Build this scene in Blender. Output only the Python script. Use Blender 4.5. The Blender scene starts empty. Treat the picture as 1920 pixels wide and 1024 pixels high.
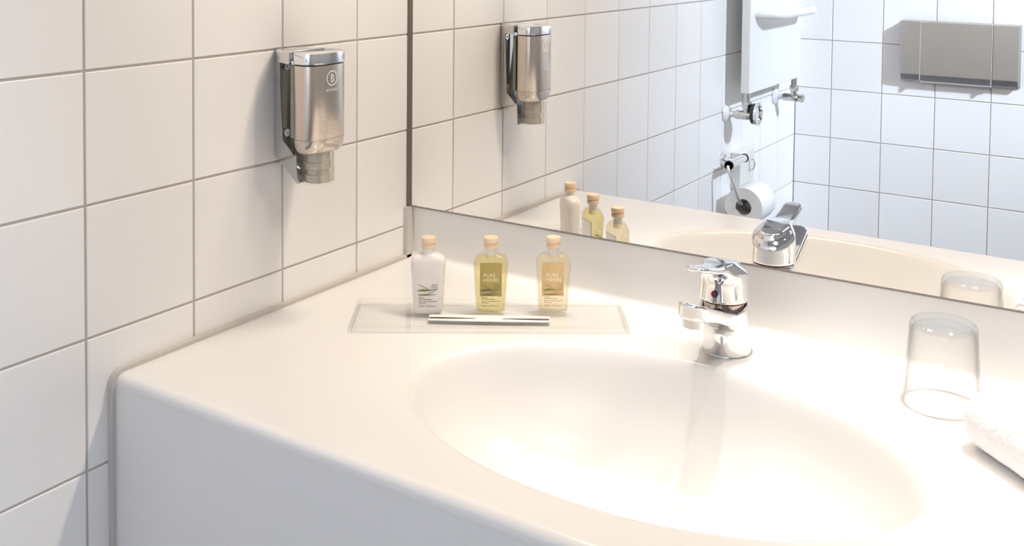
import bpy, math, random
import numpy as np
from mathutils import Vector, Matrix

random.seed(4)
SC = bpy.context.scene
COL = SC.collection
CZ = 0.85                      # counter top height
YF = -1.9314                   # far wall
XR = 2.10                      # right wall
ZC = 2.45                      # ceiling

# ------------------------------------------------------------------ camera
def make_camera():
    yaw, pitch, roll = 0.5742, -0.0427, 0.0095
    cy, sy, cp, sp = math.cos(yaw), math.sin(yaw), math.cos(pitch), math.sin(pitch)
    f = Vector((-sy*cp, cy*cp, sp)); r = Vector((cy, sy, 0)); u = r.cross(f)
    c, s = math.cos(roll), math.sin(roll)
    R, U = c*r + s*u, -s*r + c*u
    cam = bpy.data.cameras.new('camera'); o = bpy.data.objects.new('camera', cam); COL.objects.link(o)
    m = Matrix((R, U, -f)).transposed().to_4x4(); m.translation = Vector((1.0129, -1.2709, 1.3478))
    o.matrix_world = m
    cam.sensor_width = 36; cam.lens = 1951.2/1920*36
    cam.shift_x = 0; cam.shift_y = -(512+29.2)/1920
    cam.clip_start = .02
    SC.camera = o
make_camera()

# ------------------------------------------------------------------ world, exposure
W = bpy.data.worlds.new('world'); SC.world = W; W.use_nodes = True
W.node_tree.nodes['Background'].inputs[0].default_value = (.8, .85, 1, 1)
W.node_tree.nodes['Background'].inputs[1].default_value = .3
SC.view_settings.view_transform = 'Standard'; SC.view_settings.look = 'None'
SC.view_settings.gamma = 1; SC.view_settings.use_curve_mapping = False
SC.view_settings.exposure = 0.0
cy_ = SC.cycles
cy_.use_denoising = True
cy_.caustics_reflective = False; cy_.caustics_refractive = False
cy_.max_bounces = 14; cy_.transparent_max_bounces = 24; cy_.glossy_bounces = 8; cy_.diffuse_bounces = 6
cy_.sample_clamp_indirect = 8

def area(name, loc, target, sx, sy, power, col, spread=180):
    l = bpy.data.lights.new(name, 'AREA'); l.shape = 'RECTANGLE'; l.size = sx; l.size_y = sy
    l.energy = power; l.color = col; l.spread = math.radians(spread)
    o = bpy.data.objects.new(name, l); COL.objects.link(o); o.location = loc
    o.rotation_euler = (Vector(target)-Vector(loc)).to_track_quat('-Z', 'Y').to_euler()
    return o
def spot(name, loc, target, power, col, cone, blend, radius):
    l = bpy.data.lights.new(name, 'SPOT'); l.energy = power; l.color = col
    l.spot_size = math.radians(cone); l.spot_blend = blend; l.shadow_soft_size = radius
    o = bpy.data.objects.new(name, l); COL.objects.link(o); o.location = loc
    o.rotation_euler = (Vector(target)-Vector(loc)).to_track_quat('-Z', 'Y').to_euler()
    return o
# warm lamps above the mirror and two warm downlights in the ceiling (built further down)
WARM = (1.0, .84, .68)
LAMPS = [(.26, 3.5), (.62, 4.0), (1.05, 5.0)]
LY, LZ = -.08, 1.88
for x, p in LAMPS:
    area('mirror_lamp_light', (x, LY, LZ), (x, LY-.04, .9), .26, .05, p, WARM)
DOWN = [(.25, -.10, 8, 88, WARM), (.50, -.07, 38, 32, (1.0, .95, .88)), (.92, -.07, 85, 34, (1.0, .95, .88))]
for x, y, p, cone, col in DOWN:
    spot('downlight', (x, y, 2.42), (x, y+.01, .85), p, col, cone, 1.0, .028)
# cool lamp high on the right-hand wall, turned to the far end, and an added ambient fill in the middle of the ceiling
area('room_lamp_light', (2.03, -.98, 2.15), (.45, -1.9, 1.02), .14, .14, 18.0, (.73, .835, 1.0), 75)
area('ceiling_fill_light', (1.15, -1.25, 2.40), (1.15, -1.25, 0), .5, .5, 3, (1.0, .85, .65))

# ------------------------------------------------------------------ helpers
def mat(name, base, rough=.5, metal=0., spec=.5, **kw):
    m = bpy.data.materials.new(name); m.use_nodes = True
    b = m.node_tree.nodes['Principled BSDF']
    b.inputs['Base Color'].default_value = (*base, 1); b.inputs['Roughness'].default_value = rough
    b.inputs['Metallic'].default_value = metal; b.inputs['Specular IOR Level'].default_value = spec
    for k, v in kw.items(): b.inputs[k.replace('_', ' ')].default_value = v
    return m
def noise_bump(m, scale, strength, dist=.001, rough_var=0, detail=3):
    nt = m.node_tree; b = nt.nodes['Principled BSDF']
    tc = nt.nodes.new('ShaderNodeTexCoord'); n = nt.nodes.new('ShaderNodeTexNoise'); bu = nt.nodes.new('ShaderNodeBump')
    n.inputs['Scale'].default_value = scale; n.inputs['Detail'].default_value = detail
    bu.inputs['Strength'].default_value = strength; bu.inputs['Distance'].default_value = dist
    nt.links.new(tc.outputs['Object'], n.inputs['Vector']); nt.links.new(n.outputs['Fac'], bu.inputs['Height'])
    nt.links.new(bu.outputs['Normal'], b.inputs['Normal'])
    return m
def thin_glass(name, tint=(1, 1, 1), ior=1.45, rough=0.02, edge=1.0, dark=.5, power=5):
    m = bpy.data.materials.new(name); m.use_nodes = True; nt = m.node_tree; nt.nodes.clear()
    out = nt.nodes.new('ShaderNodeOutputMaterial'); mix = nt.nodes.new('ShaderNodeMixShader')
    tr = nt.nodes.new('ShaderNodeBsdfTransparent'); gl = nt.nodes.new('ShaderNodeBsdfGlossy')
    tr.inputs[0].default_value = (*tint, 1); gl.inputs['Roughness'].default_value = rough
    gl.inputs['Color'].default_value = (edge, edge, edge, 1)
    fr2 = nt.nodes.new('ShaderNodeLayerWeight'); fr2.inputs['Blend'].default_value = .12
    pw = nt.nodes.new('ShaderNodeMath'); pw.operation = 'POWER'; pw.inputs[1].default_value = power
    ma = nt.nodes.new('ShaderNodeMath'); ma.operation = 'MULTIPLY_ADD'; ma.inputs[1].default_value = .5; ma.inputs[2].default_value = .025
    fr2.inputs['Blend'].default_value = .5
    nt.links.new(fr2.outputs['Facing'], pw.inputs[0]); nt.links.new(pw.outputs[0], ma.inputs[0]); nt.links.new(ma.outputs[0], mix.inputs[0])
    mc = nt.nodes.new('ShaderNodeMix'); mc.data_type = 'RGBA'      # longer way through the wall towards its edges
    mc.inputs[6].default_value = (*tint, 1); mc.inputs[7].default_value = (*[c*dark for c in tint], 1)
    nt.links.new(pw.outputs[0], mc.inputs[0]); nt.links.new(mc.outputs[2], tr.inputs[0])
    nt.links.new(tr.outputs[0], mix.inputs[1]); nt.links.new(gl.outputs[0], mix.inputs[2]); nt.links.new(mix.outputs[0], out.inputs[0])
    return m
def liquid(name, tint, body, k):
    """clear coloured liquid: coloured transmission plus some light scattered inside it, under a glossy skin"""
    m = bpy.data.materials.new(name); m.use_nodes = True; nt = m.node_tree; nt.nodes.clear()
    out = nt.nodes.new('ShaderNodeOutputMaterial'); a = nt.nodes.new('ShaderNodeMixShader'); b = nt.nodes.new('ShaderNodeMixShader')
    tr = nt.nodes.new('ShaderNodeBsdfTransparent'); tl = nt.nodes.new('ShaderNodeBsdfTranslucent'); df = nt.nodes.new('ShaderNodeBsdfDiffuse')
    ad = nt.nodes.new('ShaderNodeMixShader'); gl = nt.nodes.new('ShaderNodeBsdfGlossy'); lw = nt.nodes.new('ShaderNodeLayerWeight')
    tr.inputs[0].default_value = (*tint, 1); tl.inputs[0].default_value = (*body, 1); df.inputs[0].default_value = (*body, 1)
    gl.inputs['Roughness'].default_value = .04; lw.inputs['Blend'].default_value = .1
    ad.inputs[0].default_value = .5
    cl = nt.nodes.new('ShaderNodeMath'); cl.operation = 'MINIMUM'; cl.inputs[1].default_value = .35
    nt.links.new(tl.outputs[0], ad.inputs[1]); nt.links.new(df.outputs[0], ad.inputs[2])
    a.inputs[0].default_value = k
    nt.links.new(tr.outputs[0], a.inputs[1]); nt.links.new(ad.outputs[0], a.inputs[2])
    nt.links.new(lw.outputs['Fresnel'], cl.inputs[0]); nt.links.new(cl.outputs[0], b.inputs[0]); nt.links.new(a.outputs[0], b.inputs[1]); nt.links.new(gl.outputs[0], b.inputs[2])
    nt.links.new(b.outputs[0], out.inputs[0])
    return m

def tile_mat(name, col):
    m = mat(name, col, .32, spec=.45); nt = m.node_tree; b = nt.nodes['Principled BSDF']
    oi = nt.nodes.new('ShaderNodeObjectInfo'); hsv = nt.nodes.new('ShaderNodeHueSaturation'); mr = nt.nodes.new('ShaderNodeMapRange')
    mr.inputs[3].default_value = .975; mr.inputs[4].default_value = 1.025
    nt.links.new(oi.outputs['Random'], mr.inputs[0]); nt.links.new(mr.outputs[0], hsv.inputs['Value'])
    hsv.inputs['Color'].default_value = (*col, 1); nt.links.new(hsv.outputs[0], b.inputs['Base Color'])
    tc = nt.nodes.new('ShaderNodeTexCoord'); n = nt.nodes.new('ShaderNodeTexNoise'); bu = nt.nodes.new('ShaderNodeBump')
    n.inputs['Scale'].default_value = 22; bu.inputs['Strength'].default_value = .12; bu.inputs['Distance'].default_value = .002
    nt.links.new(tc.outputs['Object'], n.inputs['Vector']); nt.links.new(n.outputs['Fac'], bu.inputs['Height']); nt.links.new(bu.outputs[0], b.inputs['Normal'])
    return m
M_TILE = tile_mat('glazed_tile', (.86, .855, .85))
M_GROUT = noise_bump(mat('grout', (.50, .465, .43), .9, spec=.2), 300, .3)
M_SOLID = mat('white_mineral_cast', (.81, .805, .80), .22, spec=.5)
M_CAULK = mat('silicone_joint', (.55, .52, .49), .45)
M_CHROME = mat('chrome', (.86, .86, .87), .05, 1)
M_CHROME2 = mat('satin_chrome', (.72, .72, .72), .17, 1)
M_PAINT = noise_bump(mat('wall_paint', (.60, .61, .63), .7), 60, .1)
M_FLOOR = noise_bump(mat('floor_tile_grey', (.13, .13, .14), .5), 40, .2)
M_MIRROR = mat('mirror_silver', (.965, .97, .965), 0, 1)
M_DARK = mat('dark_edge', (.15, .12, .10), .4)
M_BLACK = mat('black_rubber', (.02, .02, .022), .5)
M_EDGE = mat('polished_glass_edge', (.55, .6, .57), .15)
M_ENAMEL = mat('white_enamel', (.77, .78, .78), .25)
M_PLASTIC = mat('white_plastic', (.75, .74, .70), .4)
M_GLASS = thin_glass('clear_glass')
M_ACRYL = thin_glass('clear_acrylic', (.997, .997, .995), dark=.8)

def mesh_obj(name, verts, faces, m=None, parent=None, smooth=False):
    me = bpy.data.meshes.new(name); me.from_pydata([tuple(map(float, v)) for v in verts], [], [tuple(map(int, f)) for f in faces])
    me.validate(); me.update()
    o = bpy.data.objects.new(name, me); COL.objects.link(o)
    if m: me.materials.append(m)
    if smooth: me.polygons.foreach_set('use_smooth', [True]*len(me.polygons))
    if parent: o.parent = parent
    return o
def fix_normals(o):
    import bmesh
    bm = bmesh.new(); bm.from_mesh(o.data); bmesh.ops.recalc_face_normals(bm, faces=bm.faces); bm.to_mesh(o.data); bm.free(); return o
def bevel(o, w, seg=2, ang=30):
    b = o.modifiers.new('bevel', 'BEVEL'); b.width = w; b.segments = seg; b.limit_method = 'ANGLE'; b.angle_limit = math.radians(ang)
    o.data.polygons.foreach_set('use_smooth', [True]*len(o.data.polygons))
    wn = o.modifiers.new('wn', 'WEIGHTED_NORMAL'); wn.keep_sharp = True
    return o
class MB:
    def __init__(s): s.v = []; s.f = []
    def add(s, v, f):
        n = len(s.v); s.v += [tuple(q) for q in v]; s.f += [tuple(i+n for i in g) for g in f]; return s
    def box(s, a, b):
        x0, y0, z0 = a; x1, y1, z1 = b
        return s.add([(x0,y0,z0),(x1,y0,z0),(x1,y1,z0),(x0,y1,z0),(x0,y0,z1),(x1,y0,z1),(x1,y1,z1),(x0,y1,z1)],
                     [(0,3,2,1),(4,5,6,7),(0,1,5,4),(1,2,6,5),(2,3,7,6),(3,0,4,7)])
    def loft(s, rings, cap0=True, cap1=True):
        n = len(rings[0]); v = [p for r in rings for p in r]; f = []
        for k in range(len(rings)-1):
            for i in range(n):
                j = (i+1) % n; f.append((k*n+i, k*n+j, (k+1)*n+j, (k+1)*n+i))
        if cap0: f.append(tuple(range(n-1, -1, -1)))
        if cap1: f.append(tuple(range((len(rings)-1)*n, len(rings)*n)))
        return s.add(v, f)
    def lathe(s, prof, c, axis='z', n=40, cap0=True, cap1=True):
        rings = []
        for r, h in prof:
            ring = []
            for i in range(n):
                a = 2*math.pi*i/n; p, q = r*math.cos(a), r*math.sin(a)
                ring.append({'z': (c[0]+p, c[1]+q, c[2]+h), 'x': (c[0]+h, c[1]+p, c[2]+q), 'y': (c[0]+q, c[1]+h, c[2]+p)}[axis])
            rings.append(ring)
        return s.loft(rings, cap0, cap1)
    def tube(s, pts, r, n=14):
        pts = [Vector(p) for p in pts]; rings = []; up = None
        for i, p in enumerate(pts):
            t = (pts[min(i+1, len(pts)-1)] - pts[max(i-1, 0)]).normalized()
            if up is None: up = Vector((0, 0, 1)) if abs(t.z) < .9 else Vector((1, 0, 0))
            a = t.cross(up).normalized(); b = a.cross(t).normalized(); up = b
            rr = r[i] if isinstance(r, (list, tuple)) else r
            rings.append([tuple(p + a*rr*math.cos(2*math.pi*k/n) + b*rr*math.sin(2*math.pi*k/n)) for k in range(n)])
        return s.loft(rings)
    def build(s, name, m, parent=None, smooth=False, bev=0, seg=2):
        o = fix_normals(mesh_obj(name, s.v, s.f, m, parent, smooth))
        if bev: bevel(o, bev, seg)
        elif smooth:
            try: o.data.set_sharp_from_angle(angle=math.radians(38))
            except Exception: pass
        return o
def tag(o, label=None, cat=None, group=None, kind=None):
    if label: o['label'] = label
    if cat: o['category'] = cat
    if group: o['group'] = group
    if kind: o['kind'] = kind
    return o
def thing(name, label, cat, loc=(0, 0, 0), rz=0, group=None):
    o = bpy.data.objects.new(name, None); COL.objects.link(o); o.location = loc; o.rotation_euler = (0, 0, rz)
    o.empty_display_size = .02
    return tag(o, label, cat, group)
def unplace(o, root):
    """keep a part built in world coordinates where it is under its thing"""
    o.matrix_parent_inverse = (Matrix.Translation(root.location) @ Matrix.Rotation(root.rotation_euler.z, 4, 'Z')).inverted()
    return o
def superell(cx, cy, A, B, n, z, N=64):
    out = []
    for i in range(N):
        t = 2*math.pi*i/N; c, s = math.cos(t), math.sin(t)
        out.append((cx + A*math.copysign(abs(c)**(2/n), c), cy + B*math.copysign(abs(s)**(2/n), s), z))
    return out
def arc(c, r, a0, a1, n):
    return [(c[0]+r*math.cos(math.radians(a0+(a1-a0)*i/n)), c[1]+r*math.sin(math.radians(a0+(a1-a0)*i/n))) for i in range(n+1)]
def text_tris(txt, size, align='CENTER'):
    cu = bpy.data.curves.new('t', 'FONT'); cu.body = txt; cu.size = size; cu.align_x = align; cu.resolution_u = 3
    o = bpy.data.objects.new('t', cu); COL.objects.link(o)
    dg = bpy.context.evaluated_depsgraph_get(); me = o.evaluated_get(dg).to_mesh()
    v = [tuple(q.co) for q in me.vertices]; f = [tuple(p.vertices) for p in me.polygons]
    o.evaluated_get(dg).to_mesh_clear(); bpy.data.objects.remove(o); bpy.data.curves.remove(cu)
    return v, f

# signed-distance meshing (naive surface nets) for the cast chrome bodies
def sdf_mesh(fn, lo, hi, h):
    lo = np.array(lo, float); hi = np.array(hi, float); n = np.ceil((hi-lo)/h).astype(int)+1
    ax = [lo[i]+h*np.arange(n[i]) for i in range(3)]
    X, Y, Z = np.meshgrid(*ax, indexing='ij'); F = fn(X, Y, Z)
    S = F < 0
    cells = np.zeros(tuple(n-1), int); acc = np.zeros(tuple(n-1)+(3,)); cnt = np.zeros(tuple(n-1))
    for d in range(3):
        sl0 = [slice(None)]*3; sl1 = [slice(None)]*3; sl0[d] = slice(0, -1); sl1[d] = slice(1, None)
        a, b = F[tuple(sl0)], F[tuple(sl1)]; cr = (a < 0) != (b < 0)
        idx = np.argwhere(cr); t = a[cr]/(a[cr]-b[cr]); p = lo + h*idx.astype(float); p[:, d] += h*t
        o1, o2 = [k for k in range(3) if k != d]
        for da in (0, -1):
            for db in (0, -1):
                c = idx.copy(); c[:, o1] += da; c[:, o2] += db
                ok = np.all((c >= 0) & (c < n-1), axis=1); cc = c[ok]
                np.add.at(acc, tuple(cc.T), p[ok]); np.add.at(cnt, tuple(cc.T), 1)
    act = cnt > 0; cells[...] = -1; cells[act] = np.arange(act.sum()); V = acc[act]/cnt[act][:, None]
    faces = []
    for d in range(3):
        sl0 = [slice(None)]*3; sl1 = [slice(None)]*3; sl0[d] = slice(0, -1); sl1[d] = slice(1, None)
        a, b = F[tuple(sl0)] < 0, F[tuple(sl1)] < 0; cr = a != b; idx = np.argwhere(cr); sgn = a[cr]
        o1, o2 = [(d+1) % 3, (d+2) % 3]
        q = []
        ok = np.ones(len(idx), bool)
        for da, db in ((0, 0), (-1, 0), (-1, -1), (0, -1)):
            c = idx.copy(); c[:, o1] += da; c[:, o2] += db
            ok &= np.all((c >= 0) & (c < n-1), axis=1); c = np.clip(c, 0, n-2); q.append(cells[tuple(c.T)])
        q = np.array(q).T; q[~sgn] = q[~sgn][:, ::-1]; faces.append(q[ok])
    e = h*.02
    for _ in range(4):
        f0 = fn(*V.T); g = np.stack([(fn(V[:, 0]+(e if k == 0 else 0), V[:, 1]+(e if k == 1 else 0), V[:, 2]+(e if k == 2 else 0))-f0)/e for k in range(3)], 1)
        V = V - g*(f0/np.maximum((g*g).sum(1), .05))[:, None]*.8
    return V, np.concatenate(faces)
def smin(a, b, k):
    hh = np.clip(.5+.5*(b-a)/k, 0, 1); return b*(1-hh)+a*hh - k*hh*(1-hh)
def smax(a, b, k): return -smin(-a, -b, k)

# ------------------------------------------------------------------ the room
T = .15; G = .0030
ROWZ = 1.199
zl = sorted([ROWZ + T*k for k in range(-7, 9)])           # horizontal joints
zl = [0.0] + [z for z in zl if .02 < z < ZC-.02] + [ZC]
def tile_mesh(w, h, cache={}):
    key = (round(w, 4), round(h, 4))
    if key in cache: return cache[key]
    a, b, t, c = w/2-G/2, h/2-G/2, .0045, .0009
    v = []; f = []
    for (A, B, z) in ((a, b, -t), (a, b, -c), (a-c*.4, b-c*.4, -c*.3), (a-c, b-c, 0)):
        v += [(-A, -B, z), (A, -B, z), (A, B, z), (-A, B, z)]
    for k in range(3):
        for i in range(4):
            j = (i+1) % 4; f.append((k*4+i, k*4+j, k*4+4+j, k*4+4+i))
    f.append((12, 13, 14, 15))
    me = bpy.data.meshes.new('tile'); me.from_pydata(v, [], f); me.materials.append(M_TILE); me.update(); cache[key] = me
    return me
def tiled_wall(name, us, zs, place, slab, m=M_GROUT):
    w = MB().box(*slab).build(name, m); tag(w, kind='structure')
    for u0, u1 in zip(us[:-1], us[1:]):
        for z0, z1 in zip(zs[:-1], zs[1:]):
            o = bpy.data.objects.new('tile', tile_mesh(u1-u0, z1-z0)); COL.objects.link(o); o.parent = w
            mw = place((u0+u1)/2, (z0+z1)/2)
            o.matrix_local = mw @ Matrix.Rotation(random.gauss(0, .0012), 4, 'X') @ Matrix.Rotation(random.gauss(0, .0012), 4, 'Y')
    return w
# left wall: local X runs along +y, local Y up, normal +x
ML = lambda y, z: Matrix(((0, 0, 1, 0), (1, 0, 0, y), (0, 1, 0, z), (0, 0, 0, 1)))
ys = [YF] + [-(.1196+T*k) for k in range(11, -1, -1)] + [0.0]
wl = tiled_wall('wall_left', ys, zl, ML, ((-.12, YF-.12, 0), (-.0014, .0, ZC)))
tag(wl, 'left side wall of white square tiles with beige grout')
# far wall, seen in the mirror: normal +y
MF = lambda x, z: Matrix(((-1, 0, 0, x), (0, 0, 1, YF), (0, 1, 0, z), (0, 0, 0, 1)))
xs = [0.0] + [.1113+T*k for k in range(13)] + [XR]
wf = tiled_wall('wall_far', xs, zl, MF, ((0, YF-.12, 0), (XR, YF-.0014, ZC)))
tag(wf, 'white tiled wall opposite the mirror')
for nm, a, b, m in (('wall_right', (XR, YF-.12, 0), (XR+.12, .12, ZC), M_PAINT), ('wall_back', (-.12, .013, 0), (XR, .12, ZC), M_PAINT),
                    ('ceiling', (-.12, YF-.12, ZC), (XR+.12, .12, ZC+.1), M_PAINT), ('floor', (-.12, YF-.12, -.1), (XR+.12, .12, 0), M_FLOOR)):
    tag(MB().box(a, b).build(nm, m), kind='structure')

# ------------------------------------------------------------------ counter with moulded basin
XL, XE = .008, 1.85
ctr = thing('washbasin_counter', 'long white moulded counter with a sunken oval basin below the mirror', 'sink', (0, 0, CZ))
BX, BY, BA, BB, BD = .5575, -.306, .270, .168, .142
RF = .012; CV = .010
yF, yB = -.538+RF, -CV
N = 192
def ell(s, i):
    a = 2*math.pi*i/N; return BX+BA*s*math.cos(a), BY+BB*s*math.sin(a)
# bowl profile, softened at the lip
prof = []
for k in range(90):
    s = 1.09 - 1.09*k/89
    z = 0 if s >= 1 else -BD*(1-s**4.4)**.62
    prof.append([s, z])
pz = [p[1] for p in prof]
for _ in range(7):
    q = pz[:]
    for k in range(2, 26): q[k] = .25*pz[k-1]+.5*pz[k]+.25*pz[k+1]
    pz = q
for k in range(90): prof[k][1] = pz[k]
SO = 1.09
rings = [[(*ell(max(s, .06), i), z) for i in range(N)] for s, z in prof if s > .06]
bowl = MB().loft(rings, False, False).build('basin_bowl', M_SOLID, ctr, True)
# outer flat: from the lip to the rectangle, by angle
def rect_hit(dx, dy):
    t = 1e9
    if dx > 0: t = min(t, (XE-BX)/dx)
    if dx < 0: t = min(t, (XL-BX)/dx)
    if dy > 0: t = min(t, (yB-BY)/dy)
    if dy < 0: t = min(t, (yF-BY)/dy)
    return t
angs = [math.atan2(BB*math.sin(2*math.pi*i/N), BA*math.cos(2*math.pi*i/N)) % (2*math.pi) for i in range(N)]
inner = [(*ell(SO, i), 0) for i in range(N)]; outer = []
for i in range(N):
    dx, dy = inner[i][0]-BX, inner[i][1]-BY; t = rect_hit(dx, dy); outer.append([BX+dx*t, BY+dy*t, 0])
for cx_, cy__ in ((XL, yF), (XL, yB), (XE, yF), (XE, yB)):
    k = min(range(N), key=lambda i: (outer[i][0]-cx_)**2+(outer[i][1]-cy__)**2); outer[k] = [cx_, cy__, 0]
mb = MB().loft([inner, [((a[0]+b[0])/2, (a[1]+b[1])/2, 0) for a, b in zip(inner, outer)], outer], False, False)
# rounded front edge
pts = [(yF, 0)] + [(yF+RF*math.cos(math.radians(a)), -RF+RF*math.sin(math.radians(a))) for a in range(96, 181, 7)] + [(-.538, -.014)]
rl = [[(XL, y, z) for y, z in pts], [(XE, y, z) for y, z in pts]]
def strip(mb, pts, x0, x1, nx=2):
    v = []; f = []
    for k in range(nx+1):
        x = x0+(x1-x0)*k/nx; v += [(x, y, z) for y, z in pts]
    n = len(pts)
    for k in range(nx):
        for i in range(n-1): f.append((k*n+i, k*n+i+1, (k+1)*n+i+1, (k+1)*n+i))
    return mb.add(v, f)
strip(mb, pts, XL, XE)
top = mb.build('countertop', M_SOLID, ctr, True)
mb = MB().box((XL, -.538, -.62), (XE, -.520, -.0139)); apron = mb.build('apron', M_SOLID, ctr)
# backsplash with a cove at its foot; its top follows the lower edge of the mirror
def ztop(x): return .0790 + .0098*x
BO = .0045
mb = MB(); pc = [(-CV, 0)] + [(-CV+CV*math.sin(math.radians(a)), CV-CV*math.cos(math.radians(a))) for a in range(8, 91, 8)] + [(0, CV+.002)]
pc = [(y+BO, z) for y, z in pc]; pc[0] = (-CV, 0)
strip(mb, pc, XL, XE)
nb = 24
v = []; f = []
for k in range(nb+1):
    x = XL+(XE-XL)*k/nb; zt = ztop(x)
    v += [(x, BO, CV+.002), (x, BO, zt-.0008), (x, BO+.0008, zt), (x, .0115, zt)]
for k in range(nb):
    for i in range(3): f.append((k*4+i, k*4+i+1, k*4+5+i, k*4+4+i))
mb.add(v, f)
bs = mb.build('backsplash', M_SOLID, ctr, True)
# drain
mb = MB().lathe([(.0, .002), (.020, .002), (.024, .0035), (.031, .0025), (.033, 0), (.033, -.02)], (BX, BY, -BD), n=48, cap0=False)
dr = mb.build('drain', M_CHROME, ctr, True); tag(dr, 'round chrome drain')
# silicone joints
def ribbon_yz(path, w, x0, x1, name, m):
    """flat joint on the left wall following path (y,z)"""
    n = len(path); L = []; R = []
    for i in range(n):
        a = Vector(path[max(i-1, 0)]); b = Vector(path[min(i+1, n-1)]); t = (b-a).normalized(); nn = Vector((-t.y, t.x))
        p = Vector(path[i]); L.append(p+nn*w/2); R.append(p-nn*w/2)
    v = []; f = []
    for x in (x0, x1):
        for s in (L, R): v += [(x, q.x, q.y) for q in s]
    for i in range(n-1):
        f += [(2*n+i, 2*n+i+1, 3*n+i+1, 3*n+i), (i, i+1, 2*n+i+1, 2*n+i), (n+i, n+i+1, 3*n+i+1, 3*n+i)]
    return MB().add(v, f).build(name, m, ctr)
RJ = RF+.006
path = [(-.001, .0012), (-.3, .0012), (yF, .0012)]
path = [(-.001-.0265*i, .0012+.0004*math.sin(i*1.7)) for i in range(20)] + [(yF+(RF+.0012)*math.cos(math.radians(a)), -RF+(RF+.0012)*math.sin(math.radians(a))) for a in range(96, 181, 7)] + [(-.5392-.0002*math.sin(i*2.), -.014-.06*i) for i in range(11)]
jj = ribbon_yz(path, .0075, -.001, .0082, 'silicone_joint', M_CAULK); tag(jj, 'beige grey silicone joint')
mb = MB(); mb.box((-.001, -.0115, .001), (.0082, .0045, .0795)); j2 = mb.build('silicone_joint', M_CAULK, ctr); tag(j2, 'beige grey silicone joint')

# ------------------------------------------------------------------ mirror
mir = thing('wall_mirror', 'large frameless mirror on the wall above the counter', 'mirror', (0, 0, 0))
x0, x1, zt = .0045, 1.80, 2.0
zb = lambda x: CZ+ztop(x)+.0022
v = [(x0, 0, zb(x0)), (x1, 0, zb(x1)), (x1, 0, zt), (x0, 0, zt), (x0, .010, zb(x0)), (x1, .010, zb(x1)), (x1, .010, zt), (x0, .010, zt)]
MB().add(v, [(0,1,2,3),(4,7,6,5),(0,4,5,1),(1,5,6,2),(2,6,7,3),(3,7,4,0)]).build('mirror_glass', M_MIRROR, mir)
def wedge(xa, xb, za, zbb, ya, yb):  # strip along the sloping lower edge
    return MB().add([(xa, ya, zb(xa)+za), (xb, ya, zb(xb)+za), (xb, yb, zb(xb)+za), (xa, yb, zb(xa)+za),
                     (xa, ya, zb(xa)+zbb), (xb, ya, zb(xb)+zbb), (xb, yb, zb(xb)+zbb), (xa, yb, zb(xa)+zbb)],
                    [(0,3,2,1),(4,5,6,7),(0,1,5,4),(1,2,6,5),(2,3,7,6),(3,0,4,7)])
o = wedge(x0, x1, -.0021, -.0013, -.0006, .010).build('glass_edge', M_DARK, mir); tag(o, 'dark lower edge of the mirror glass')
o = wedge(x0, x1, -.0013, -.0006, -.0004, .010).build('glass_edge', M_EDGE, mir); tag(o, 'polished lower edge of the mirror glass')
o = wedge(x0, x1, -.0006, .0001, -.0006, .010).build('glass_edge', M_DARK, mir); tag(o, 'dark lower edge of the mirror glass')
o = MB().box((.0006, -.0042, zb(0)-.0015), (.0046, .008, zt)).build('glass_edge', M_DARK, mir); tag(o, 'dark left edge of the mirror glass')

# lamps, all outside the frame
for (x, p), pos in zip(LAMPS, ('left', 'middle', 'right')):
    t = thing('mirror_lamp', pos + ' lamp of the three on the wall above the mirror', 'lamp', (x, 0, LZ+.03), group='lamps above the mirror')
    MB().lathe([(.028, 0), (.03, .004), (.03, .012), (.026, .016)], (0, -.004, 0), 'y', 24).build('wall_plate', M_CHROME2, t, True)
    MB().tube([(0, 0, 0), (0, -.035, .006), (0, LY, 0)], .006).build('arm', M_CHROME2, t, True)
    MB().lathe([(.012, .022), (.03, .018), (.055, -.012), (.053, -.012), (.028, .014), (.010, .016)], (0, LY, 0), 'z', 32, False, False).build('lamp_shade', M_ENAMEL, t, True)
for (x, y, p, c, _), pos in zip(DOWN, ('near the left wall', 'over the faucet', 'over the drinking glass')):
    t = thing('downlight', 'round downlight in the ceiling ' + pos, 'lamp', (x, y, ZC))
    MB().lathe([(.050, -.001), (.050, -.004), (.040, -.006), (.036, -.001)], (0, 0, 0), 'z', 32, False, False).build('rim', M_CHROME2, t, True)
t = thing('room_lamp', 'square lamp on the right wall', 'lamp', (XR, -.98, 2.15))
MB().box((-.05, -.13, -.13), (0, .13, .13)).build('housing', M_ENAMEL, t, bev=.006)
t = thing('ceiling_fill_lamp', 'square fill lamp added on the ceiling', 'lamp', (1.15, -1.25, ZC))  # unseen fixture, added to go with the ambient fill
MB().box((-.27, -.27, -.04), (.27, .27, 0)).build('housing', M_ENAMEL, t, bev=.006)

# ------------------------------------------------------------------ mixer tap
FX = .5575
tap = thing('basin_faucet', 'chrome single-lever mixer faucet standing behind the oval basin', 'faucet', (FX, 0, CZ))
def f_body(x, y, z):
    zc = np.clip(z, 0, .07); yc = -.0755 - .0135*(zc/.07)
    r = .0290 - .0012*np.sin(np.pi*zc/.07)
    cyl = np.hypot(x, y-yc) - r
    # spout: slab with rounded end in plan, sloping up to the tip
    s = np.clip((-.085-y)/.11, 0, 1)
    topz = .0490 + .0445*s; botz = .016 + .0565*s**.55
    yy = np.clip(y, -.180, -.08)
    hw = .0225 - .0045*s
    plan = np.hypot(x, y-yy) - hw
    plan = np.where(y > -.08, np.maximum(np.abs(x)-hw, y+.06), plan)
    slab = smax(smax(plan, z-topz, .005), botz-z, .005)
    d = smin(cyl, slab, .013)
    d = smax(d, -z, .0012); d = smax(d, z-np.where(s > .21, .0490+.0445*s, .0660+.20*(y+.070)), .002)
    return d
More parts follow.
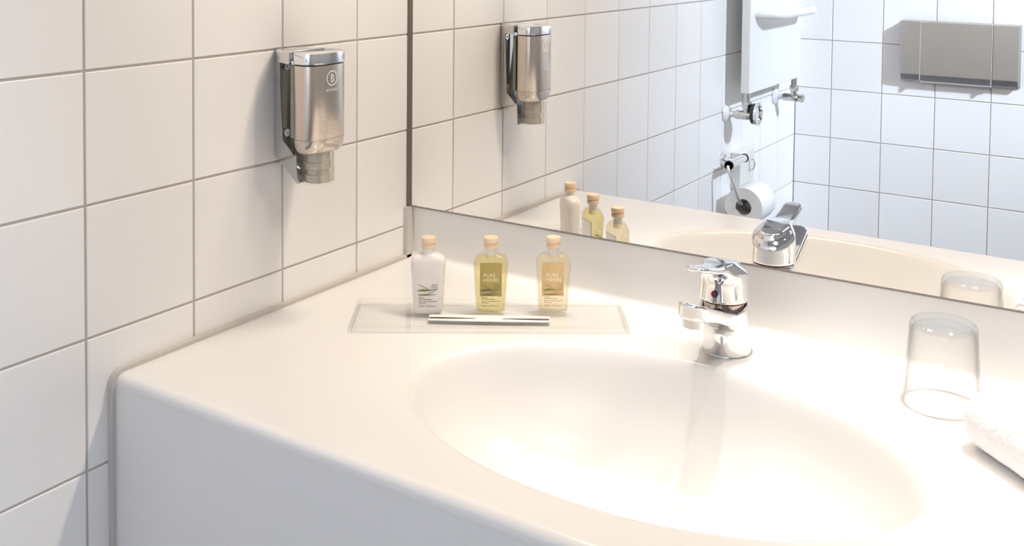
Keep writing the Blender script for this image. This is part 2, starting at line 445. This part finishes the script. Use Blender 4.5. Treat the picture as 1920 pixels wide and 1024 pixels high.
V, F = sdf_mesh(f_body, (-.034, -.204, -.003), (.034, -.04, .098), .0013)
fix_normals(mesh_obj('faucet_body', V, F, M_CHROME, tap, True))
def f_handle(x, y, z):
    yc = -.0890
    d = np.hypot(x, y-yc) - (.0300 - .0015*np.clip((z-.07)/.04, 0, 1))
    d = smax(d, .0695-z, .0015)
    roof = (z - (.1085 - .50*(y-yc)))/1.118
    d = smax(d, roof, .007)
    d = smax(d, np.sqrt(x*x*.9+(y-yc)**2+(z-.077)**2)-.0438, .008)
    # lever
    p0 = np.array([-.082, .1075]); p1 = np.array([-.168, .1245]); dd = p1-p0; L = np.hypot(*dd); dd /= L
    a = (y-p0[0])*dd[0] + (z-p0[1])*dd[1]; b = (y-p0[0])*(dd[1]) - (z-p0[1])*dd[0]   # along, and above(+)
    b = -b*-1
    ac = np.clip(a, 0, L)
    hw = .0155 - .0015*ac/L
    pl = np.hypot(x, a-ac) - hw
    th = .0050 - .0020*ac/L
    sl = smax(pl, np.abs(b+.0025*np.sin(np.pi*ac/L)*1.2)-th, .004)
    d = smin(d, sl, .015)
    return d
V, F = sdf_mesh(f_handle, (-.035, -.200, .064), (.035, -.052, .142), .0012)
hd = fix_normals(mesh_obj('lever_handle', V, F, M_CHROME, tap, True))
MB().lathe([(.0235, 0), (.0245, .0150)], (0, -.0880, .0530), n=48).build('neck', mat('chrome_dark_reflection', (.42, .37, .34), .12, 1), tap, True)  # dark reflection under the handle is painted into the chrome colour
MB().lathe([(.0280, 0), (.0280, .0022)], (0, -.0888, .0676), n=48).build('seal_ring', mat('dark_red_seal', (.16, .03, .02), .4), tap, True)
MB().lathe([(.0118, 0), (.0125, .0006), (.0125, .012)], (0, -.1815, .0625), n=36).build('aerator', M_CHROME2, tap, True)
MB().lathe([(.0305, 0), (.0305, .0012), (.0285, .0018)], (0, -.0755, 0.0), n=48).build('base_ring', M_CHROME2, tap, True)
def half_disc(side, m):
    import math as _m
    v = [(0, 0, 0)]; n = 12
    for i in range(n+1):
        a = -_m.pi/2 + _m.pi*i/n; v.append((side*.0042*_m.cos(a), 0, .0042*_m.sin(a)))
    f = [(0, i+1, i+2) for i in range(n)]
    w = [(q[0], -.0012, q[2]) for q in v]
    v2 = v + w; k = len(v)
    f2 = [tuple(a+k for a in g) for g in f] + [(i+1, i+2, i+2+k, i+1+k) for i in range(n)]
    o = MB().add(v2, f2).build('temperature_mark', m, hd); return o
for side, m, lb in ((-1, mat('red_mark', (.55, .01, .01), .3), 'red half of the temperature mark'), (1, mat('blue_mark', (.02, .06, .25), .3), 'blue half of the temperature mark')):
    o = half_disc(side, m); o.location = (0, -.1192, .0815); tag(o, lb)

# ------------------------------------------------------------------ soap dispenser
DC = (.065, -.268); DA, DB, DN = .022, .037, 2.7
M_STEEL = mat('brushed_taupe_metal', (.66, .575, .50), .24, 1)
M_STEEL.node_tree.nodes['Principled BSDF'].inputs['Anisotropic'].default_value = .4
M_PRINT = mat('white_print', (.9, .87, .82), .5)
dsp = thing('soap_dispenser', 'chrome and taupe soap dispenser fixed to the left tiled wall', 'dispenser', (0, 0, CZ))
R_ = lambda k, z, dn=0: superell(DC[0], DC[1], DA*k, DB*(1-(1-k)*.72), DN-dn, z, 72)
MB().loft([R_(.55, .2175), R_(.74, .2190), R_(.88, .2225), R_(.955, .2275), R_(.99, .234), R_(1., .2375)], True, False).build('bottle_shoulder', mat('clear_taupe_plastic', (.62, .56, .50), .12, .75), dsp, True)
MB().loft([R_(.992, .2378), R_(1., .2385), R_(1., .3325), R_(.99, .3335)]).build('bottle', M_STEEL, dsp, True)
MB().loft([R_(.95, .3330), R_(.95, .3352)]).build('gap', M_BLACK, dsp, True)
# lid with hood back to the wall
lid = MB().loft([R_(1.0, .3352), R_(1.02, .3356), R_(1.025, .3366), R_(1.025, .3478), R_(1.01, .3494), R_(.97, .3500)])
lid.build('lid', M_CHROME, dsp, True)
wv = [(0.0003, .0125), (.010, .0190), (.020, .0245), (.043, .0335)]
def hood(z0, z1):
    v = []
    for z, k in ((z0, 1), (z1-.001, 1), (z1, .95)):
        v += [(x, DC[1]-.004*(1-x/.043)-w*k, z) for x, w in wv] + [(x, DC[1]-.004*(1-x/.043)+w*k, z) for x, w in reversed(wv)]
    n = 8; return MB().loft([v[:n], v[n:2*n], v[2*n:]])
hood(.3378, .3505).build('hood', M_CHROME2, dsp)
# side plates with a window
zb0 = lambda x: .2095 - .78*x
mb = MB()
for sgn in (-1, 1):
    def pt(x, w, z): return (x, DC[1]-.004*(1-x/.043)+sgn*w, z)
    W_ = lambda x: np.interp(x, [p[0] for p in wv], [p[1] for p in wv])
    WL = lambda x: .0125+.13*x
    xa, xb = .0185, .0400
    cols = [0.0003, .010, xa, .029, xb, .044]
    def zrow(x): return [zb0(x), .2285-.72*(x-xa) if xa <= x <= xb else .2285-.45*(min(max(x, xa), xb)-xa)*1.6, .3345, .3385]
    base = len(mb.v); v = []; f = []
    for x in cols: v += [pt(x, (WL(x), WL(x)*.8+W_(x)*.2, W_(x), W_(x))[q], z) for q, z in enumerate(zrow(x))]
    for c in range(len(cols)-1):
        for r in range(3):
            if r == 1 and cols[c] >= xa-1e-6: continue
            f.append((c*4+r, c*4+4+r, c*4+5+r, c*4+1+r))
    mb.add(v, f)
o = mesh_obj('bracket_side', mb.v, mb.f, M_CHROME2, dsp); sm = o.modifiers.new('s', 'SOLIDIFY'); sm.thickness = .0016; sm.offset = 0
# keel below
rows = []
for x in (.0003, .010, .0185, .029, .040, .044):
    w = float(WL(x)); y0 = DC[1]-.004*(1-x/.043); rows.append([(x, y0-w, zb0(x)), (x, y0-w*.55, zb0(x)-.008*(1-x/.044)), (x, y0, zb0(x)-.0115*(1-x/.044)), (x, y0+w*.55, zb0(x)-.008*(1-x/.044)), (x, y0+w, zb0(x))])
v = [p for r in rows for p in r]; f = [(k*5+i, k*5+i+1, k*5+6+i, k*5+5+i) for k in range(5) for i in range(4)]
o = mesh_obj('keel', v, f, M_CHROME2, dsp, True); sm = o.modifiers.new('s', 'SOLIDIFY'); sm.thickness = .0012
MB().box((.0003, DC[1]-.0155, .212), (.0045, DC[1]+.009, .338)).build('back_plate', mat('olive_metal', (.42, .39, .34), .25, .8), dsp, bev=.0008)
for z in (.3265, .2365):
    s = MB().lathe([(.0005, .0022), (.0022, .0022), (.0026, .0034), (.0052, .0034), (.0058, .0020), (.0058, 0)], (.0045, DC[1]-.001, z), 'x', 20).build('screw', M_CHROME2, dsp, True)
MB().box((.036, DC[1]-.024, .236), (.0425, DC[1]+.024, .332)).build('back_pad', mat('grey_green_pad', (.30, .31, .27), .4), dsp, bev=.001)
# nozzle: clear cap around a grey valve
MB().lathe([(.0165, .0), (.0165, .010), (.0150, .011), (.0150, .0165), (.0172, .0175), (.0172, .019), (.0165, .020), (.0165, .0225), (.0172, .0235), (.0172, .026), (.016, .027), (.016, .040)], (.0625, DC[1], .1785), n=40).build('valve', mat('grey_valve', (.56, .53, .47), .3, .3), dsp, True)
MB().lathe([(.0195, 0), (.0210, .0015), (.0213, .004), (.0213, .0395), (.0198, .0395), (.0198, .003), (.0005, .0025), (.0005, 0)], (.0625, DC[1], .1765), n=48, cap0=False, cap1=False).build('clear_cap', thin_glass('clear_cap', (.97, .96, .94)), dsp, True)
# print on the front
def on_front(y, z, off=.00025):
    u = min(abs(y)/DB, .98); return (DC[0]+DA*(1-u**DN)**(1/DN)+off, DC[1]+y, z)
def front_print(parts, name, m, parent):
    mb = MB()
    for v, f in parts: mb.add([on_front(a, b) for a, b in v], f)
    o = mesh_obj(name, mb.v, mb.f, m, parent); return o
def ring2d(cx, cz, r0, r1, n=40):
    v = []; 
    for i in range(n):
        a = 2*math.pi*i/n; v += [(cx+r0*math.cos(a), cz+r0*math.sin(a)), (cx+r1*math.cos(a), cz+r1*math.sin(a))]
    return v, [(2*i, 2*i+1, (2*i+3) % (2*n), (2*i+2) % (2*n)) for i in range(n)]
def txt2d(s, size, cx, cz, sx=1, align='CENTER'):
    v, f = text_tris(s, size, align); return [(cx+a*sx, cz+b) for a, b, _ in v], f
front_print([ring2d(0, .3165, .0086, .0099), txt2d('B', .0150, .0002, .3113, .8), txt2d('B', .0150, .0005, .3113, .8)], 'logo_print', M_PRINT, dsp)
front_print([txt2d('BOGNER', .0050, 0, .2995, 1.05)], 'lettering', M_PRINT, dsp)
def dash_line(x0, x1, z, h, seed, x=None):
    rnd = random.Random(seed); v = []; f = []; p = x0
    while p < x1:
        w = min(rnd.uniform(.0010, .0034), x1-p); n = len(v)
        v += [(p, z), (p+w, z), (p+w, z+h), (p, z+h)]; f.append((n, n+1, n+2, n+3)); p += w+.0006
    return v, f
M_PRINT2 = mat('faint_print', (.74, .68, .60), .5)
front_print([txt2d('HAIR & BODY', .0034, .0, .2690), txt2d('SHOWER', .0034, .0, .2645)] +
            [dash_line(-.0095, .0095, .2600-.0038*k, .0009, 5+k) for k in range(4)] + [dash_line(-.0095, .006, .2448, .0009, 15)], 'lettering', M_PRINT2, dsp)

# ------------------------------------------------------------------ acrylic tray
TD = Vector((.831, .556)); TN = Vector((-.556, .831)); P0 = Vector((.140, -.296)); TL, TW = .357, .104
ang = math.atan2(TD.y, TD.x)
tray = thing('acrylic_tray', 'clear acrylic tray lying slanted on the counter under three bottles', 'tray', (P0.x, P0.y, CZ+.0002), ang)
MB().box((.004, .004, 0), (TL-.004, TW-.004, .0042)).build('tray_floor', M_ACRYL, tray, bev=.0008)
M_RIM = mat('acrylic_edge', (.82, .81, .78), .12)
rim = MB()
def ringbox(i, z): return [(i, i, z), (TL-i, i, z), (TL-i, TW-i, z), (i, TW-i, z)]
rim.loft([ringbox(0, 0), ringbox(.0008, .0085), ringbox(.0036, .0085), ringbox(.0044, .0046), ringbox(.004, .0046), ringbox(.004, 0)], False, False)
rim.f.append((20, 21, 1, 0)); rim.f.append((21, 22, 2, 1)); rim.f.append((22, 23, 3, 2)); rim.f.append((23, 20, 0, 3))
rim.build('tray_rim', thin_glass('acrylic_rim', (.985, .985, .978), dark=.7), tray, bev=.0006)

# sachet on the tray
a = Vector((.1995, -.2055)); b = Vector((.3335, -.1225)); c = (a+b)/2; L = (b-a).length
sac = thing('nail_file_sachet', 'slim white paper sachet with two dark tapered stripes on the clear tray', 'sachet', (c.x, c.y, CZ+.0046), math.atan2((b-a).y, (b-a).x))
h = L/2
MB().loft([[(-h, -.0105, z), (-h*.3, -.0115, z), (h*.3, -.0115, z), (h, -.0105, z), (h, .009, z), (h*.3, .0095, z), (-h*.3, .0095, z), (-h, .009, z)] for z in (0, .0016)]).build('paper_sleeve', mat('white_paper', (.85, .83, .81), .6), sac, bev=.0005)
for sg in (-1, 1):
    v = []; 
    prof2 = [(h*.99, .0021), (h*.8, .0024), (h*.5, .0017), (h*.22, .0003)]
    up = [(sg*x, -.0040+w, .00155) for x, w in prof2]; dn = [(sg*x, -.0040-w, .00155) for x, w in prof2]
    up2 = [(x, y, .0021) for x, y, _ in up]; dn2 = [(x, y, .0021) for x, y, _ in dn]
    o = MB().loft([up+dn[::-1], up2+dn2[::-1]]).build('stripe', mat('dark_brown', (.09, .055, .04), .5), sac); tag(o, 'dark brown tapered stripe')

# ------------------------------------------------------------------ three toiletry bottles
M_CAP = mat('cream_cap', (.80, .60, .42), .35)
M_INK = mat('dark_green_ink', (.16, .15, .10), .6)
M_INKG = mat('grass_green_ink', (.24, .26, .08), .6)
M_INKL = mat('pale_ink', (.93, .90, .78), .6)
M_LBLBACK = mat('label_white_back', (.93, .92, .86), .6)
def bx(hw, hd, z, n=3.2, N=56): return superell(0, 0, hw, hd, n, z, N)
def bottle(kind, loc, label, colour_mats, shoulder_square=0.0, rz=math.radians(34)):
    b = thing('toiletry_bottle', label, 'bottle', loc, rz, 'small toiletry bottles on the clear tray')
    S = [(.0150, .0060, .0000), (.0182, .0088, .0008), (.0193, .0100, .0030), (.0196, .0104, .0070), (.0228, .0122, .0560), (.0231, .0124, .0640), (.0229, .0122, .0680)]
    if shoulder_square:
        S += [(.0222, .0118, .0725), (.0200, .0108, .0758), (.0150, .0095, .0782), (.0100, .0085, .0795), (.0083, .0080, .0810)]
    else:
        S += [(.0218, .0116, .0712), (.0196, .0106, .0748), (.0160, .0096, .0775), (.0118, .0088, .0794), (.0088, .0080, .0808)]
    S += [(.0080, .0080, .0825), (.0080, .0080, .0890)]
    def nn(z): return 3.2 if z < .068 else max(2.0, 3.2-(z-.068)*110)
    if kind == 'lotion':
        body = MB().loft([bx(w, d, z, nn(z)) for w, d, z in S]).build('bottle_body', colour_mats[0], b, True)
    else:
        body = MB().loft([bx(w, d, z, nn(z)) for w, d, z in S], True, False).build('bottle_body', M_GLASS, b, True)
        lv = .0765
        I = [(w-.0012, d-.0012, max(z, .0022)) for w, d, z in S if z <= lv and z > .0006] + [(.0150, .0084, lv)]
        li = MB().loft([bx(w, d, z, nn(z)) for w, d, z in I]).build('liquid', colour_mats[0], b, True)
    MB().lathe([(.0062, .0700), (.0066, .0705), (.0066, .0870)], (0, 0, 0), n=24, cap0=True).build('neck_plug', mat('frosted_plug', (.85, .80, .74), .4), b, True) if kind != 'lotion' else None
    # cap, two ribs
    MB().lathe([(.0088, .0862), (.0096, .0868), (.0098, .0885), (.0095, .0912), (.0086, .0924), (.0086, .0930), (.0096, .0938), (.0099, .0940), (.0099, .0985), (.0092, .1003), (.0040, .1008)], (0, 0, 0), n=40).build('cap', M_CAP, b, True)
    # front print: front is local -y; glass surface at y = -d(z)
    zz = [s[2] for s in S]; dd_ = [s[1] for s in S]
    def fr(x, z, off=.00022, sgn=-1):
        d = float(np.interp(z, zz, dd_)); w = float(np.interp(z, zz, [s[0] for s in S])); n = nn(z)
        return (x, sgn*(d*(1-min(abs(x)/w, .97)**n)**(1/n)+off), z)
    def pr(parts, name, m, sgn=-1, off=.00022):
        mb = MB()
        for v, f in parts: mb.add([fr(p, q, off, sgn) for p, q in v], f)
        return mesh_obj(name, mb.v, mb.f, m, b)
    def grid(x0, x1, z0, z1, nx=10, nz=6):
        v = [(x0+(x1-x0)*i/nx, z0+(z1-z0)*j/nz) for j in range(nz+1) for i in range(nx+1)]
        return v, [(j*(nx+1)+i, j*(nx+1)+i+1, (j+1)*(nx+1)+i+1, (j+1)*(nx+1)+i) for j in range(nz) for i in range(nx)]
    if kind != 'lotion':
        pr([grid(-.0145, .0148, .0170, .0615)], 'back_label', colour_mats[1], 1, -.0008)
        pr([grid(-.0145, .0148, .0170, .0615)], 'label_outside', M_LBLBACK, 1, .0002)
    def blade(x0, z0, x1, z1, w, bow):
        v = []; n = 8
        for i in range(n+1):
            t = i/n; x = x0+(x1-x0)*t; z = z0+(z1-z0)*t+bow*math.sin(math.pi*t); ww = w*math.sin(math.pi*min(t*.8+.2, 1))+.00008
            v += [(x, z-ww), (x, z+ww)]
        return v, [(2*i, 2*i+2, 2*i+3, 2*i+1) for i in range(n)]
    pr([txt2d('PURE', .0070, -.0098, .0500, 1, 'LEFT'), txt2d('HERBS', .0070, -.0098, .0440, 1, 'LEFT')], 'lettering', colour_mats[2])
    pr([blade(-.0130, .0405, .0055, .0322, .0004, 0), blade(-.0135, .0320, .0130, .0345, .0008, -.001), blade(.0130, .0345, -.012, .0270, .0004, -.0025)], 'leaf_print', colour_mats[3])
    pr([blade(-.0135, .0315, .0020, .0330, .0010, .0012), blade(-.0125, .0262, .0125, .0276, .0008, -.0006)], 'leaf_print', colour_mats[4])
    pr([dash_line(.0045, .0125, .0398-.0021*k, .0009, 30+k) for k in range(3)] +
       [dash_line(-.0120, -.004, .0222, .0009, 40), dash_line(-.0120, .0055, .0201, .0010, 41), dash_line(-.0120, .0125, .0172, .0009, 42), dash_line(-.0120, -.002, .0149, .0009, 43),
        txt2d('30ml 1.0 fl.oz \u212e', .0038, -.0118, .0102, .95, 'LEFT')], 'lettering', colour_mats[3])
    return b
ZB = CZ+.0047
M_LOTION = mat('white_lotion', (.80, .76, .73), .16, spec=.6); M_LOTION.node_tree.nodes['Principled BSDF'].inputs['Subsurface Weight'].default_value = .3
M_LOTION.node_tree.nodes['Principled BSDF'].inputs['Subsurface Radius'].default_value = (.01, .008, .006)
bottle('lotion', (.1855, -.1885, ZB), 'small bottle of opaque white lotion, leftmost on the clear tray', (M_LOTION, None, mat('pale_lotion_ink', (.90, .87, .84), .5), M_INK, M_INKG), 1)
bottle('gel', (.2530, -.1412, ZB), 'small clear bottle of olive green liquid between the two other bottles', (liquid('olive_liquid', (.965, .92, .69), (.90, .84, .54), .22), mat('olive_label', (.56, .50, .30), .6), mat('pale_olive_ink', (.80, .76, .52), .6), M_INK, M_INK))
bottle('oil', (.3205, -.0930, ZB), 'small clear bottle of pale peach yellow liquid nearest the faucet', (liquid('peach_liquid', (.99, .95, .84), (.98, .88, .68), .2), mat('peach_label', (.93, .78, .58), .6), mat('pale_peach_ink', (.93, .84, .70), .6), mat('brown_ink', (.42, .30, .16), .6), M_INKG))

# ------------------------------------------------------------------ tumbler, upside down
gl = thing('drinking_glass', 'clear drinking glass standing upside down on the counter beside the towel', 'glass', (.806, -.088, CZ+.0003))
MB().lathe([(.0385, 0), (.0395, .0), (.0402, .0012), (.0396, .004), (.0345, .084), (.0335, .0885), (.0315, .0900), (.005, .0892), (.0003, .0892)], (0, 0, 0), n=80, cap0=False, cap1=False).build('outer_wall', thin_glass('tumbler_glass', (.992, .992, .988), power=3.2), gl, True)
MB().lathe([(.0385, 0), (.0380, .002), (.0330, .080), (.0300, .0835), (.0003, .0842)], (0, 0, 0), n=80, cap0=False, cap1=False).build('inner_wall', thin_glass('tumbler_inner', (.99, .99, .985), power=3.2), gl, True)

# ------------------------------------------------------------------ rolled towel
tw = thing('rolled_towel', 'rolled white terry towel lying on the counter at the right', 'towel', (.858, -.155, CZ), math.atan2(-.66, .75))
def towel():
    NS, NL, r, Lt = 220, 300, .0315, .36
    rnd = np.random.RandomState(3)
    a = np.linspace(0, 2*np.pi, NS, endpoint=False); xs_ = np.linspace(0, Lt, NL)
    A, Xg = np.meshgrid(a, xs_)
    R0 = r*(1 + .03*np.sin(2*A+.6) + .02*np.sin(3*A+Xg*20))
    R0 = R0 - .0018*np.exp(-((np.mod(A-.9, 2*np.pi)-np.pi)/.06)**2)          # the outer end of the roll
    e = np.clip(Xg/.016, 0, 1); R0 = R0*np.sqrt(np.clip(1-(1-e)**2, .0, 1)*.55+.45)
    n1 = rnd.randn(*A.shape)*.00022
    n2 = sum(np.sin(A*k1+Xg*k2+p)*.00010 for k1, k2, p in [(9, 300, 1), (14, -210, 2), (21, 420, 4), (6, 150, 3)])
    R0 = R0 + n1 + n2
    Y = R0*np.cos(A); Z = r*.97 + R0*np.sin(A); Z = np.maximum(Z, .0006+.0004*rnd.rand(*Z.shape))
    V = np.stack([Xg, Y, Z], -1).reshape(-1, 3)
    k, i = np.meshgrid(np.arange(NL-1), np.arange(NS), indexing='ij'); j = (i+1) % NS
    Fq = np.stack([k*NS+i, k*NS+j, (k+1)*NS+j, (k+1)*NS+i], -1).reshape(-1, 4)
    return V.tolist(), Fq.tolist()
V, F = towel()
M_TERRY = noise_bump(mat('white_terry', (.90, .89, .895), .95, spec=.1), 900, .5, .001); M_TERRY.node_tree.nodes['Principled BSDF'].inputs['Sheen Weight'].default_value = .3
MB().add(V, F).build('towel_roll', M_TERRY, tw, True)
for o in bpy.data.objects:
    if o.name.startswith('towel_roll'):
        for attr in ('sharp_edge',):
            if attr in o.data.attributes: o.data.attributes.remove(o.data.attributes[attr])
# spiral end
mb = MB(); sp = []
for i in range(150):
    t = i/149; a_ = t*2*math.pi*3.3; rr = .004+.0205*t; sp.append((-.0005+.006*t*t, rr*math.cos(a_), +.0305+rr*math.sin(a_)))
mb.tube(sp, .0042, 8).build('towel_fold', M_TERRY, tw, True)

# ------------------------------------------------------------------ radiator on the left wall (seen in the mirror)
rad = thing('towel_radiator', 'white flat panel radiator with a towel rail on the tiled wall, seen in the mirror', 'radiator', (0, 0, 0))
y0, y1, zr = -1.329, -1.752, .952
MB().box((.046, y1, zr), (.070, y0, 2.05)).build('panel', M_ENAMEL, rad, bev=.0025)
for yb in (-1.42, -1.66):
    MB().box((.001, yb-.02, 1.90), (.048, yb+.02, 1.94)).build('wall_bracket', M_ENAMEL, rad)
def rail(z):
    pts = [(.068, y0-.045, z)] + [(.068+.062*math.sin(math.radians(a)), y0-.045-.05*(1-math.cos(math.radians(a))), z) for a in range(8, 91, 8)]
    pts += [(.130, y, z) for y in np.linspace(y0-.12, y1+.12, 6)]
    pts += [(.068+.062*math.cos(math.radians(a)), y1+.045+.05*(1-math.sin(math.radians(a))), z) for a in range(2, 91, 8)]
    return pts
for z in (1.158, 1.62):
    MB().tube(rail(z), .0125).build('towel_rail', M_ENAMEL, rad, True)
M_NICKEL = mat('nickel', (.62, .60, .57), .22, 1)
M_KNOB = mat('dark_blue_ring', (.02, .035, .05), .4)
for yv, first in ((-1.345, True), (-1.7355, False)):
    vv = MB()
    vv.tube([(.001, yv, .893), (.030, yv, .893)], .0085)
    vv.build('supply_pipe', M_ENAMEL, rad, True)
    MB().lathe([(.024, 0), (.024, .002), (.017, .009), (.010, .011)], (.0008, yv, .893), 'x', 28).build('rosette', M_ENAMEL, rad, True)
    v2 = MB().lathe([(.0105, .028), (.0125, .029), (.0125, .041), (.0105, .042)], (0, yv, .893), 'x', 6)
    v2.lathe([(.0108, .040), (.0115, .044), (.0115, .070), (.0100, .073)], (0, yv, .893), 'x', 24)
    v2.lathe([(.0095, .0), (.0095, .022)], (.058, yv, .895), 'z', 20)
    v2.lathe([(.0130, .018), (.0135, .019), (.0135, .033), (.0130, .034)], (.058, yv, .895), 'z', 6)
    v2.lathe([(.0085, .032), (.0085, .058)], (.058, yv, .895), 'z', 20)
    v2.build('valve', M_NICKEL, rad, True)
    if first:
        MB().lathe([(.014, .072), (.0270, .074), (.0270, .083), (.014, .084)], (0, yv-.003, .899), 'x', 36).build('valve_ring', M_KNOB, rad, True)
        MB().lathe([(.0280, .0835), (.0300, .0845), (.0300, .0905), (.0280, .0915), (.0235, .0915), (.0225, .0865), (.0050, .0865)], (0, yv-.003, .899), 'x', 36).build('valve_wheel', M_CHROME, rad, True)
    else:
        MB().lathe([(.009, .072), (.0125, .073), (.0125, .086), (.009, .088)], (0, yv, .893), 'x', 8).build('valve_cap', M_NICKEL, rad, True)

# ------------------------------------------------------------------ paper holder, roll and white box
hold = thing('toilet_roll_holder', 'chrome rod holder on the tiled wall carrying the paper roll, seen in the mirror', 'toilet roll holder', (0, 0, 0))
HX, HZ = .043, .7735
ho = MB().tube([(HX, -1.262, HZ), (HX, -1.376, HZ)], .0105, 24); ho.build('mount_tube', M_CHROME, hold, True)
MB().lathe([(.0118, 0), (.0118, .006)], (HX, -1.268, HZ), 'y', 24).build('tube_end', M_BLACK, hold, True)
MB().lathe([(.0118, 0), (.0118, .006)], (HX, -1.378, HZ), 'y', 24).build('tube_end', M_BLACK, hold, True)
MB().tube([(.001, -1.330, HZ), (HX, -1.330, HZ)], .007, 16).build('wall_arm', M_CHROME, hold, True)
MB().lathe([(.018, 0), (.018, .004), (.012, .006)], (.0005, -1.330, HZ), 'x', 24).build('wall_rosette', M_CHROME, hold, True)
RX, RZ = .076, .676
MB().tube([(HX, -1.275, HZ), (HX+.001, -1.256, HZ-.002), (HX+.004, -1.252, HZ-.012), (RX-.006, -1.256, RZ+.02), (RX, -1.262, RZ+.004), (RX, -1.272, RZ), (RX, -1.39, RZ)], .0043, 14).build('rod', M_CHROME2, hold, True)
roll = thing('toilet_paper_roll', 'white toilet paper roll hanging on the chrome rod, seen in the mirror', 'toilet paper', (RX, -1.335, RZ-.011))
M_TP = noise_bump(mat('tissue', (.82, .82, .80), .9, spec=.1), 200, .3)
MB().lathe([(.0215, -.05), (.0500, -.05), (.0505, -.049), (.0505, .049), (.0500, .05), (.0215, .05), (.0215, -.05)], (0, 0, 0), 'y', 64, False, False).build('paper', M_TP, roll, True)
MB().lathe([(.0214, -.0495), (.0214, .0495), (.0206, .0495), (.0206, -.0495), (.0214, -.0495)], (0, 0, 0), 'y', 48, False, False).build('core', mat('grey_card', (.42, .40, .37), .8), roll, True)
MB().loft([[(x, y, z) for x, y in ((-.0507, -.049), (-.0497, -.049), (-.0497, .049), (-.0507, .049))] for z in (-.09, -.04, 0, .012)]).build('loose_sheet', M_TP, roll)
box = thing('white_wall_box', 'small white plastic box on the tiles behind the paper roll, seen in the mirror', 'box', (.0005, -1.44, .742))
MB().box((0, -.052, -.055), (.028, .052, .040)).build('case', M_PLASTIC, box, bev=.003)
MB().tube([(.027, -.012, .012), (.040, -.012, .014), (.044, -.012, .004), (.040, -.012, -.012), (.028, -.012, -.014)], .0026, 10).build('clip', M_CHROME, box, True)

# ------------------------------------------------------------------ flush plate on the far wall
fp = thing('flush_plate', 'brushed steel flush plate on the far tiled wall, seen in the mirror', 'flush plate', (0, YF, 0))
M_BRUSH = mat('brushed_steel', (.55, .54, .52), .3, 1)
M_BRUSH2 = mat('bright_steel_edge', (.85, .86, .86), .25, 1)
def plate(x0, x1, z0, z1, t, name, m, lip=.018):
    # front face with a lower chamfer turned down
    pr_ = [(0, z0), (t*.62, z0), (t, z0+lip), (t, z1-.003), (t-.004, z1), (0, z1)]
    return MB().loft([[(x, y, z) for y, z in pr_] for x in (x0, x1)]).build(name, m, fp, bev=.0012)
plate(.3195, .3735, .950, 1.122, .032, 'side_panel', M_BRUSH)
plate(.3770, .5640, .950, 1.122, .037, 'push_button', M_BRUSH)
plate(.5675, .6330, .950, 1.122, .032, 'side_panel', M_BRUSH)
MB().box((.3738, .001, .952), (.3768, .0362, 1.121)).build('edge_highlight', M_BRUSH2, fp)  # both strips: highlights along the button edges, painted as brighter steel
MB().box((.5642, .001, .952), (.5672, .0362, 1.121)).build('edge_highlight', M_BRUSH2, fp)
MB().box((.3165, .0005, .947), (.6365, .0060, 1.1245)).build('back_frame', M_BRUSH2, fp, bev=.0015)
MB().box((.3740, .004, .9445), (.5665, .0200, .9495)).build('button_lip', M_BRUSH2, fp, bev=.001)
